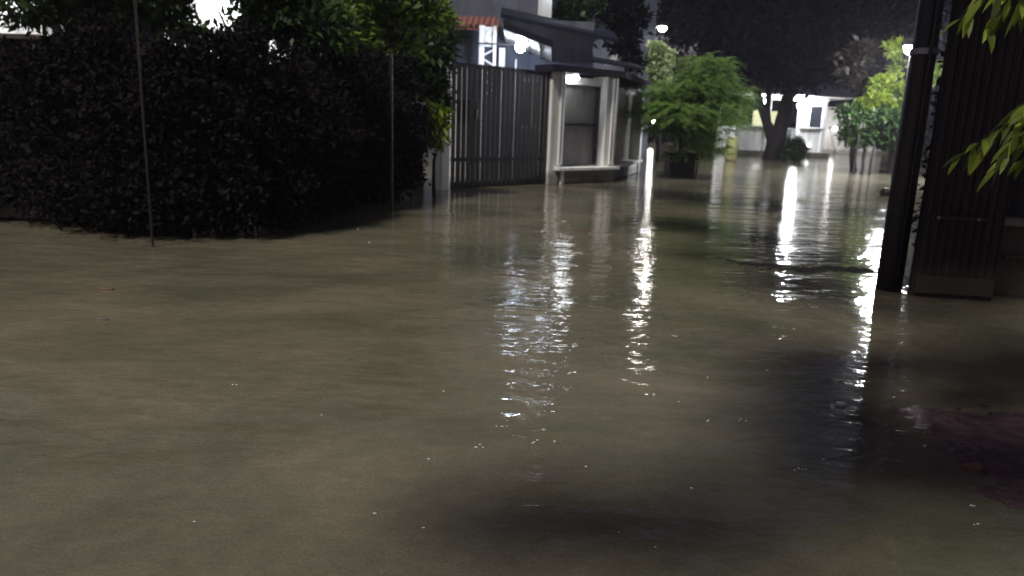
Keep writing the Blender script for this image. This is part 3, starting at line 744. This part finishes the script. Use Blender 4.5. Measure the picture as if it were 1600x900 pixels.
shrub('palm_shrub', 'yellow green strappy plant glowing left of the black gate', 'shrub', 681, 13.4, [(677, 195, .20, .26), (683, 178, .15, .2), (686, 212, .13, .16)], 420, .24, M['lf_yel'], 85, aspect=4.5, hole=.1, droop=.5)
# lit yard house seen through the leaves
nb_ = empty('neighbour_house', (xat(340, 19), 19, 0), 'brightly lit white neighbour house seen through leaves above the hedge', 'house')
xa, xb = xat(240, 19, 4), xat(440, 19, 4)
MB().box(((xa+xb)/2, 19.5, 2.6), (xb-xa, .3, 5.2), .0, bevel=.02).build('wall', M['white'], nb_)
MB().box(((xa+xb)/2, 19.3, 5.3), (xb-xa+.6, 1.6, .14), .0, bevel=.02).build('roof', M['darkroof'], nb_)
q = at(360, -25, 18.6)
nl = MB().box(q+Vector((0, .45, .12)), (.1, .8, .08)).build('wall_lamp', M['darksteel'], nb_)
MB().sphere(q, .16, 2).build('lamp_globe', LAMP('yard_bulb', (.96, .98, 1), 160), nl)
nb2 = empty('corner_house', (xat(10, 17), 17, 0), 'pale lit eave of a house at the upper left corner', 'house')
xa, xb = xat(-150, 17, 4), xat(50, 17, 4)
MB().box(((xa+xb)/2, 17.4, 2.4), (xb-xa, .3, 4.8), .0, bevel=.02).build('wall', M['white'], nb2)
MB().box(((xa+xb)/2, 17.2, 4.85), (xb-xa+.5, 1.4, .12), .0, bevel=.02).build('roof', M['darkroof'], nb2)
q = at(-30, -15, 16.6)
nl = MB().box(q+Vector((0, .4, .1)), (.1, .7, .08)).build('wall_lamp', M['darksteel'], nb2)
MB().sphere(q, .10, 2).build('lamp_globe', LAMP('corner_bulb', (.98, .96, 1), 60), nl)
# tall dark screen of trees well behind, so no bare sky shows above the hedge
for i, (px, d, lab) in enumerate(((-250, 17, 'tall dark tree beyond the panel wall'), (160, 23, 'tall dark tree behind the left houses'), (520, 24, 'tall dark tree left of the red tiled roof'))):
    p = Vector((xat(px, d), d, 0)); o = empty('background_tree', p, lab, 'tree', 'tall dark trees behind the left houses')
    trunk_of([p, p+Z*3, p+Z*5], [.3, .22, .1], M['bark'], o)
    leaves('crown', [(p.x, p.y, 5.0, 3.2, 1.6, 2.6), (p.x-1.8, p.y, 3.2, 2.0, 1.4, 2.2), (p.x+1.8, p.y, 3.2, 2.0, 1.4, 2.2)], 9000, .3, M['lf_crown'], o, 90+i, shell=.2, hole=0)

# ------------------------------------------------------------------ right foreground: pole, trunk, low wall
U = ground(1388, 452)
up_ = empty('utility_pole', U, 'thick dark round utility pole standing in the water', 'pole')
MB().tube([U-Z*.4, U+Z*1.0, U+Z*2.4, U+Z*7], [.115, .108, .100, .08], 18).build('pole', M['pole'], up_, True)
MB().tube([U+Vector((-.01, -.135, -.3)), U+Vector((-.01, -.132, 2.4)), U+Vector((-.01, -.11, 6.5))], .014, 8).build('conduit', M['darksteel'], up_, True)
for zz in (2.08, 2.9): MB().tube([U+Z*zz, U+Z*(zz+.05)], .117, 18).build('band', M['steel'], up_)
P0 = ground(1424, 462); P1 = ground(1545, 470)
pd = (P1-P0); pw = pd.length; pd.normalize(); prz = math.atan2(pd.y, pd.x); pn = pd.cross(Z)
mg = empty('sheet_gate', P0, 'tall dark sheet metal gate leaf with a bolted rail beside the utility pole', 'gate')
bm = bmesh.new(); rows = []; NC = 72
for k in range(NC+1):
    t = k/NC; ph_ = (t*9) % 1
    off = .018 if ph_ < .22 else (0 if ph_ > .30 else .009)
    base = P0+pd*(pw*t)+pn*off
    rows.append([bm.verts.new(base+Z*(-.3+j*.35)+pn*.006*mnoise.noise(Vector((t*4, j*.8, 1)))) for j in range(14)])
for a_, b_ in zip(rows, rows[1:]):
    for k in range(13): bm.faces.new((a_[k], b_[k], b_[k+1], a_[k+1]))
me = bpy.data.meshes.new('sheet'); bm.to_mesh(me); bm.free(); link('sheet', me, M['rust'], mg)
zs = zat(1472, 339, P0.y)
MB().box(P0+pd*.02+Z*2.1+pn*-.03, (.07, .07, 4.8), prz, bevel=.006).build('frame_post', M['rust'], mg)
MB().box(P0+pd*(pw-.02)+Z*2.1+pn*-.03, (.07, .07, 4.8), prz, bevel=.006).build('frame_post', M['rust'], mg)
sp = MB().box(P0+pd*(pw*.42)+Z*zs+pn*.032, (pw*.72, .022, .035), prz, bevel=.004).build('rail', M['rust'], mg)
for k in (.16, .66): MB().sphere(P0+pd*(pw*k)+Z*zs+pn*.05, .017, 2).build('bolt', M['steel'], sp, True)
MB().box(P0+pd*(pw*.5)+Z*.12+pn*.03, (pw, .03, .16), prz, bevel=.005).build('kick_plate', M['rust'], mg)
W_ = ground(1585, 445)
rt_ = empty('ridged_tree', W_, 'dark ridged tree trunk rising behind the low wall right of the sheet gate', 'tree')
def trunk_mesh():
    bm = bmesh.new(); n = 40; rings = []
    for j in range(26):
        z = -.3+j*.2; ring = []
        for k in range(n):
            a = 2*math.pi*k/n
            r = .235+.05*math.exp(-max(z, 0)*1.5)+.030*math.sin(a*8+mnoise.noise(Vector((a, z*.4, 3)))*2)+.02*mnoise.noise(Vector((math.cos(a)*3, math.sin(a)*3, z*.8)))*2
            ring.append(bm.verts.new((W_.x+math.cos(a)*r*1.02, W_.y+.12+math.sin(a)*r*.9, z)))
        rings.append(ring)
    for a_, b_ in zip(rings, rings[1:]):
        for k in range(n): bm.faces.new((a_[k], a_[(k+1) % n], b_[(k+1) % n], b_[k]))
    me = bpy.data.meshes.new('trunk'); bm.to_mesh(me); bm.free(); return link('trunk', me, M['bark_w'], rt_, True)
trunk_mesh()
for (dx, ln) in ((.30, 3.2),):
    MB().tube(wobble(W_+Vector((dx, .2, -.2)), W_+Vector((dx+.05, .25, ln+1)), 8, .03, int(dx*100)), [.07, .065, .06, .06, .055, .05, .05, .045, .04], 9, lump=.1).build('side_stem', M['bark_w'], rt_, True)
# unseen crown overhead, its clumps added to shade water, pole and gate
def shade(px, py, h=4.6):
    g_ = ground(px, py); return g_+SUN_DIR*(h/SUN_DIR.z)
cl = []; thin = []; high = []
for (px, py, rx, ry, hh) in [(850, 800, .26, .16, 4.6), (1000, 835, .22, .13, 4.6), (1080, 870, .2, .1, 4.5), (900, 870, .3, .09, 4.6), (1260, 650, .30, .32, 4.7), (1380, 640, .4, .36, 4.9), (1480, 640, .45, .42, 4.8), (1580, 610, .5, .5, 4.8), (1330, 590, .3, .3, 4.7),
                            (1450, 740, .35, .16, 4.7), (1560, 730, .45, .3, 4.6), (1650, 700, .5, .5, 4.8), (1330, 720, .22, .12, 4.6), (1640, 560, .5, .6, 5.0), (1380, 560, .35, .3, 5), (760, 770, .2, .12, 4.6), (1150, 800, .2, .12, 4.6), (1200, 700, .25, .15, 4.7), (1440, 680, .4, .25, 4.7), (1250, 560, .3, .4, 4.9), (1150, 830, .25, .1, 4.5), (950, 780, .3, .1, 4.5),(1760, 640, .7, .8, 5), (1500, 580, .35, .35, 4.8), (1350, 755, .3, .1, 4.6), (1450, 775, .3, .09, 4.6), (1550, 790, .35, .08, 4.6), (1280, 740, .25, .09, 4.6), (1430, 600, .3, .3, 4.8), (1530, 680, .35, .3, 4.7), (1240, 600, .25, .3, 4.8), (1590, 560, .4, .35, 4.8), (1290, 700, .3, .15, 4.7), (1400, 770, .3, .12, 4.6), (1640, 790, .4, .12, 4.6), (1200, 880, .3, .08, 4.6), (700, 840, .2, .12, 4.6)]:
    c = shade(px, py, hh); (cl if 1235 <= px < 1720 and py < 800 else thin).append((c.x, c.y, c.z, rx*1.3, ry*(.75 if py <= 625 and px > 1400 else 1.3), .2))
c0 = Vector((W_.x, W_.y, 5.3))
for (q, hh, rr_) in [(U+Z*.6, 4, .5), (U+Z*1.6, 3, .5), (U+Z*2.6, 2.4, .5), (U+Z*3.4, 2.4, .5), (P0+pd*.3+Z*.5, 3.9, .55), (P0+pd*.3+Z*1.5, 3.1, .55), (P0+pd*.3+Z*2.4, 2.5, .6), (P0+pd*.5+Z*3.3, 2, .7), (P1+Z*.8, 3.6, .5), (P1+Vector((.8, 0, .7)), 3.8, .6), (P1+Vector((.7, 0, 2)), 3, .6), (P1+Vector((1.5, 0, .8)), 3.8, .6)]:
    c = q+SUN_DIR*(hh/SUN_DIR.z); cl.append((c.x, c.y, c.z, rr_, rr_, .22))  # clumps added out of view to keep pole and gate dark
cl += [(c0.x, c0.y, 5.4, 1.4, 1.0, .6), (c0.x+1.5, c0.y+.6, 5.3, 1.4, 1.2, .6), (c0.x+1.2, c0.y-1.6, 5.2, 1.2, 1.0, .5), (c0.x-.6, c0.y+.9, 5.6, .9, 1.2, .5), (c0.x+.8, c0.y+2.6, 5.0, 1.5, 1.2, .6)]
sgap = []  # openings in the added clumps so light reaches the sprays
for (px, py, d, rr_) in ((1535, 245, 3.1, .34), (1590, 225, 3.1, .36), (1530, 20, 3.0, .3), (1585, 15, 3.0, .3)):
    q = at(px, py, d)
    for tt_ in (4.4, 4.9, 5.4): sgap.append((*(q+SUN_DIR*((tt_-q.z)/SUN_DIR.z)), rr_))
leaves('crown', cl, 70000, .12, M['lf_mid'], rt_, 200, gaps=sgap, shell=.1, hole=.14, hs=3.2, up=.75, aspect=2.0)  # unseen clumps added to shade water, pole and gate
g_ = random.Random(8)
for _ in range(40):
    c = shade(g_.gauss(940, 185), g_.uniform(745, 900), 4.6); thin.append((c.x, c.y, c.z, g_.uniform(.08, .2), g_.uniform(.05, .12), .15))
for (px, py, rx, ry) in [(1010, 300, 1.1, 1.6), (1120, 310, 1.4, 1.8), (1190, 320, 1.2, 1.5), (1330, 330, 1.3, 1.6), (1060, 350, .9, 1.0), (1180, 370, 1.0, 1.0), (1290, 400, .9, .8), (1230, 440, .6, .5), (1100, 400, .6, .6), (1350, 470, .5, .4)]:
    c = shade(px, py, 6.2); high.append((c.x, c.y, c.z, rx, ry, .5))
leaves('crown', thin, 6500, .10, M['lf_mid'], rt_, 201, shell=.0, hole=.25, hs=4, up=.75, aspect=2.0)
leaves('crown', high, 9500, .24, M['lf_mid'], rt_, 202, shell=.0, hole=.2, hs=1.2, up=.75, aspect=2.0)  # unseen high clumps added to darken the water farther out
mb = MB()
for c in high[::2]:
    e_ = Vector(c[:3]); s0 = Vector((W_.x, W_.y+.1, 4.6)); mb.tube([s0, s0.lerp(e_, .5)+Z*.9, e_], [.09, .06, .02], 7)
mb.tube([Vector((W_.x, W_.y+.12, 4.7)), c0], [.28, .16], 12)
for c in cl[::2]:
    e_ = Vector(c[:3]); s0 = Vector((W_.x, W_.y+.1, 4.4)); mb.tube([s0, s0.lerp(e_, .5)+Z*.5, e_], [.05, .03, .01], 7)
mb.build('limbs', M['bark'], rt_)

# low wall to the right of the trunk
a = ground(1560, 462); b = ground(1760, 485)
zt2 = zat(1570, 352, a.y)
lwz = empty('low_boundary_wall', a, 'low dark mossy wall with a ledge right of the sheet gate', 'wall')
d_ = (b-a); ln = d_.length+2.0; d_.normalize(); rz_ = math.atan2(d_.y, d_.x); c_ = a+d_*ln/2+Vector((0, .12, 0))
MB().box(c_+Z*zt2/2, (ln, .16, zt2), rz_, bevel=.012).build('wall', M['concrete_d'], lwz)
MB().box(c_+Z*(zt2+.025)+Vector((0, -.01, 0)), (ln+.04, .26, .06), rz_, bevel=.012).build('coping', M['concrete'], lwz)
MB().box(c_+Z*zat(1570, 400, a.y)+Vector((0, -.10, 0)), (ln, .10, .035), rz_, bevel=.006).build('ledge', M['concrete_d'], lwz)
# dark shrubs behind the trunk and low wall
rl_ = ['dark shrub behind the sheet metal gate', 'dark shrub behind the low mossy wall', 'dark shrub at the right edge behind the wall', 'tall dark shrub beyond the utility pole and sheet gate']
for i, (px, d, h) in enumerate(((1520, 8.6, 3.0), (1600, 8.0, 2.8), (1700, 7.6, 2.8), (1560, 11.5, 4.2))):
    p = Vector((xat(px, d), d, 0)); o = empty('verge_shrub', p, rl_[i], 'shrub', 'dark shrubs behind the low wall')
    trunk_of(wobble(p-Z*.2, p+Z*h*.8, 5, .05, 60+i), [.06, .05, .045, .04, .03, .02], M['bark'], o, 'stem')
    leaves('foliage', [(p.x, p.y, h*.25, .75, .6, h*.28), (p.x, p.y, h*.6, .8, .7, h*.3), (p.x+.3, p.y, h*.85, .7, .6, h*.2)], 8500, .13, M['lf_dark'], o, 220+i, shell=.3, hole=0, up=.3)

# bright foreground sprays hanging in from the right
def spray(lab, tips, d, seed, n=16, size=.105, base=(1680, 120)):
    b = at(base[0], base[1], d+.1)
    o = empty('leafy_branch', b, lab, 'branch', 'bright sprays hanging in from the right')
    mb = MB(); g = random.Random(seed); lf = bmesh.new()
    for (tx, ty) in tips:
        e = at(tx, ty, d+g.uniform(-.25, .15)); pts = [b, b.lerp(e, .45)+Z*.10, b.lerp(e, .8)+Z*.05, e]
        mb.tube(pts, [.014, .009, .006, .003], 6)
        for k in range(n):
            t = .35+.65*k/(n-1)
            q = pts[1].lerp(pts[3], (t-.35)/.65) + Z*.03*(1-t)
            dr_ = (e-b).normalized(); side = Vector((g.uniform(-.5, .5), g.uniform(-.7, .7), g.uniform(-.75, -.05)))
            tt = (dr_*.8+side).normalized(); L_ = size*g.uniform(.7, 1.2); nn = Vector((g.uniform(-.5, .5), g.uniform(-.7, .1), 1)).normalized()
            s_ = tt.cross(nn).normalized(); nn = s_.cross(tt); W2 = L_*.15
            prof = [(0, .05), (.2, .7), (.45, 1), (.75, .7), (1, .02)]
            ctr = []; lef = []; rig = []
            for (u, wv) in prof:
                c = q+tt*L_*u-Z*L_*.28*u*u
                ctr.append(lf.verts.new(c)); lef.append(lf.verts.new(c+s_*W2*wv+nn*W2*.3*wv)); rig.append(lf.verts.new(c-s_*W2*wv+nn*W2*.3*wv))
            for j in range(4):
                lf.faces.new((ctr[j], lef[j], lef[j+1], ctr[j+1])); lf.faces.new((ctr[j], ctr[j+1], rig[j+1], rig[j]))
    mb.build('twig', M['bark'], o)
    me = bpy.data.meshes.new('leaves'); lf.to_mesh(me); lf.free(); link('leaves', me, M['lf_near'], o, True)
spray('spray of yellow green leaves reaching in low beside the sheet gate', [(1500, 246), (1535, 232), (1560, 262), (1580, 225), (1600, 250), (1590, 200), (1605, 170)], 3.1, 5, base=(1690, 170))
spray('spray of green leaves hanging in the upper right corner', [(1500, 30), (1520, 8), (1545, 40), (1580, 20), (1600, 5), (1565, -10)], 3.0, 6, n=9, base=(1680, -70))

# ------------------------------------------------------------------ paver verge in the lower right corner and floating litter
bm = bmesh.new(); g = random.Random(4)
c = ground(1640, 735); 
edge = [(1505, 640), (1545, 632), (1600, 622), (1700, 610), (1800, 640), (1800, 830), (1700, 842), (1600, 832), (1540, 828), (1508, 800), (1514, 760), (1500, 720), (1512, 680)]
fine = []
for k in range(len(edge)):
    (xa_, ya_), (xb_, yb_) = edge[k], edge[(k+1) % len(edge)]
    for q_ in range(6):
        t = q_/6; fine.append((xa_+(xb_-xa_)*t+g.uniform(-5, 5), ya_+(yb_-ya_)*t+g.uniform(-3, 3)))
pts = [ground(px, py) for px, py in fine]
bm.free(); bm = bmesh.new()
ax, bx, ay, by = min(p.x for p in pts)-.2, max(p.x for p in pts)+.6, min(p.y for p in pts)-.25, max(p.y for p in pts)+.25
NX, NY = 110, 110; gridv = []
cxp, cyp = ground(1665, 735).x, ground(1600, 735).y
for iy in range(NY+1):
    row = []
    for ix in range(NX+1):
        x = ax+(bx-ax)*ix/NX; y = ay+(by-ay)*iy/NY
        q = max(abs(x-cxp-.12)/(.12+cxp-ground(1512, 735).x), abs(y-cyp)/(abs(ground(1600, 628).y-ground(1600, 840).y)*.5))
        e_ = mnoise.noise(Vector((x*5, y*5, 0)))*.25+mnoise.noise(Vector((x*17, y*17, 3)))*.12
        h = .020*(1-max(0, q+e_-.60)*2.6)+.006*mnoise.noise(Vector((x*30, y*30, 8)))+.004*mnoise.noise(Vector((x*70, y*55, 2)))
        row.append(bm.verts.new((x, y, max(h, -.06))))
    gridv.append(row)
for a_, b_ in zip(gridv, gridv[1:]):
    for k in range(NX): bm.faces.new((a_[k], a_[k+1], b_[k+1], b_[k]))
me = bpy.data.meshes.new('pavement'); bm.to_mesh(me); bm.free()
tag(link('pavement', me, M['paver'], None, True), kind='structure')

def floater(name, px, py, s, mat, lab, cat, seed, asp=2.0, h=.012):
    p = ground(px, py); g = random.Random(seed); bm = bmesh.new(); n = 11
    top = [bm.verts.new((p.x+math.cos(2*math.pi*k/n)*s*g.uniform(.7, 1.1), p.y+math.sin(2*math.pi*k/n)*s/asp*g.uniform(.7, 1.2), h*g.uniform(.5, 1.2))) for k in range(n)]
    bot = [bm.verts.new((v.co.x, v.co.y, -.01)) for v in top]
    cc = bm.verts.new((p.x, p.y, h*1.1))
    for k in range(n):
        bm.faces.new((top[k], top[(k+1) % n], cc)); bm.faces.new((top[k], bot[k], bot[(k+1) % n], top[(k+1) % n]))
    bmesh.ops.recalc_face_normals(bm, faces=bm.faces[:])
    me = bpy.data.meshes.new(name); bm.to_mesh(me); bm.free(); o = link(name, me, mat); origin_to(o, p); tag(o, lab, cat, 'litter and glint fleck on the flood')
    return o
floater('floating_leaf', 168, 453, .06, M['leaflit'], 'small reddish leaf floating near the left hedge', 'leaf', 1)
floater('floating_leaf', 1520, 735, .045, M['leaflit'], 'orange brown leaf lying on the lower right paving', 'leaf', 2, h=.03)
floater('litter_or_glint', 1253, 312, .14, M['paper'], 'white scrap floating below the pavilion', 'litter', 3, h=.05)
floater('litter_or_glint', 903, 361, .10, M['leaflit'], 'thin pale brown sliver floating below the shelter', 'litter', 4, 3.5)
floater('litter_or_glint', 1381, 306, .10, M['pot'], 'small dark lump floating beside the utility pole', 'litter', 5, 1, .16)
floater('litter_or_glint', 1314, 632, .028, M['paper'], 'small white fleck standing in for a glint below the pole reflection', 'litter', 6)  # white flake standing in for a glint on the water
floater('floating_leaf', 160, 500, .05, M['concrete'], 'pale grey leaf floating below the reddish leaf', 'leaf', 7, 3)
# dark patch on the water, built as a flat layer of small blades
def patch():
    p = ground(1270, 420); o = empty('dark_patch', p, 'long dark patch of tiny flat blades on the flood', 'patch')
    leaves('dark_blades', [(p.x+.1, p.y, .5, .8, .22, .03), (p.x-.5, p.y+.2, .5, .5, .10, .02), (p.x+.5, p.y-.1, .5, .4, .09, .03)], 2600, .05, M['lf_dark'], o, 301, shell=.0, hole=.3, hs=5, up=1, aspect=1.8)
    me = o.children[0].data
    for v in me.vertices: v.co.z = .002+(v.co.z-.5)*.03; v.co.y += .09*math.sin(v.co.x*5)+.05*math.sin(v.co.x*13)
patch()

# small white domes standing in for glints on the water
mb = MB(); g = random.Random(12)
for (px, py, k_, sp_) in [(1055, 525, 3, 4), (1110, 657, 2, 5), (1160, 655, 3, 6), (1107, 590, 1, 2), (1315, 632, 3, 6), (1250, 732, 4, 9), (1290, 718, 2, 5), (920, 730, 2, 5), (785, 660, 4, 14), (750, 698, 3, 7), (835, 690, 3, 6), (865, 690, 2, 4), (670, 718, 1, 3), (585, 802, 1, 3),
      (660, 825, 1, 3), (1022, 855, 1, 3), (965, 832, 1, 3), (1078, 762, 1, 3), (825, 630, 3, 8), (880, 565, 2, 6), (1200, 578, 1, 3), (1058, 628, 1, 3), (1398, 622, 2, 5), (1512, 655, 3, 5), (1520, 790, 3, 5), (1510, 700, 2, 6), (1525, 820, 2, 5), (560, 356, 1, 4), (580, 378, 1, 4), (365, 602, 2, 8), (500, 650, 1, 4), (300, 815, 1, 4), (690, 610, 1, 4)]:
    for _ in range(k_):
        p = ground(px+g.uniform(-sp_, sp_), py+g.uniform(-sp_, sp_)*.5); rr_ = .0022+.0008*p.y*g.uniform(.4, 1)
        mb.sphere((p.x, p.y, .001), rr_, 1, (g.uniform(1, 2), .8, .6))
o = mb.build('glint_flecks', M['trim']); tag(o, kind='stuff')
# low wall behind the hedge
for k_, (a_, b_, lab) in enumerate((((-60, 352), (400, 366), 'dark mossy wall hidden behind the near hedge'), ((400, 366), (650, 312), 'dark mossy wall hidden behind the far hedge'))):
    a = ground(*a_)+Vector((-.2, 1.9, 0)); b = ground(*b_)+Vector((-.2, 1.9, 0)); d_ = b-a
    o = empty('hedge_wall', a, lab, 'wall')
    MB().box((a+b)/2+Z*.8, (d_.length+.1, .14, 1.7), math.atan2(d_.y, d_.x), bevel=.01).build('wall', M['darkwall'], o)
    MB().box((a+b)/2+Z*1.68, (d_.length+.14, .22, .06), math.atan2(d_.y, d_.x), bevel=.01).build('coping', M['concrete_d'], o)
# loose dim trees between shelter and gabled house
for k_, (cl_, px, lab, mt) in enumerate((([(895, 60, .8, .7), (880, 25, .9, .6), (925, 35, .9, .8), (905, 5, .9, .5)], 905, 'dim grey tree above the shelter roof by the louvred gable', 'lf_mid'),
        ([(975, 60, .7, .7), (985, 25, .8, .7), (960, 15, .8, .5), (990, 95, .5, .5)], 982, 'dim tree in front of the grey house beside the street lamp', 'lf_crown'))):
    shrub('yard_tree', lab, 'tree', px, 28.5, cl_, 2600, .26, M[mt], 120+k_, hole=.5, hs=2.0, group='dim trees behind the shelter')


# ------------------------------------------------------------------ damp night air
hz_m = bpy.data.materials.new('damp_air'); hz_m.use_nodes = True
nt = hz_m.node_tree; nt.nodes.remove(nt.nodes['Principled BSDF'])
pv = nt.nodes.new('ShaderNodeVolumePrincipled'); pv.inputs['Density'].default_value = .0010
pv.inputs['Color'].default_value = (.80, .78, .95, 1); pv.inputs['Anisotropy'].default_value = .3
nt.links.new(pv.outputs[0], nt.nodes['Material Output'].inputs['Volume'])
hz = MB().box((0, 60, 10), (150, 180, 23)).build('haze', hz_m); tag(hz, kind='stuff')
sc.cycles.volume_bounces = 0
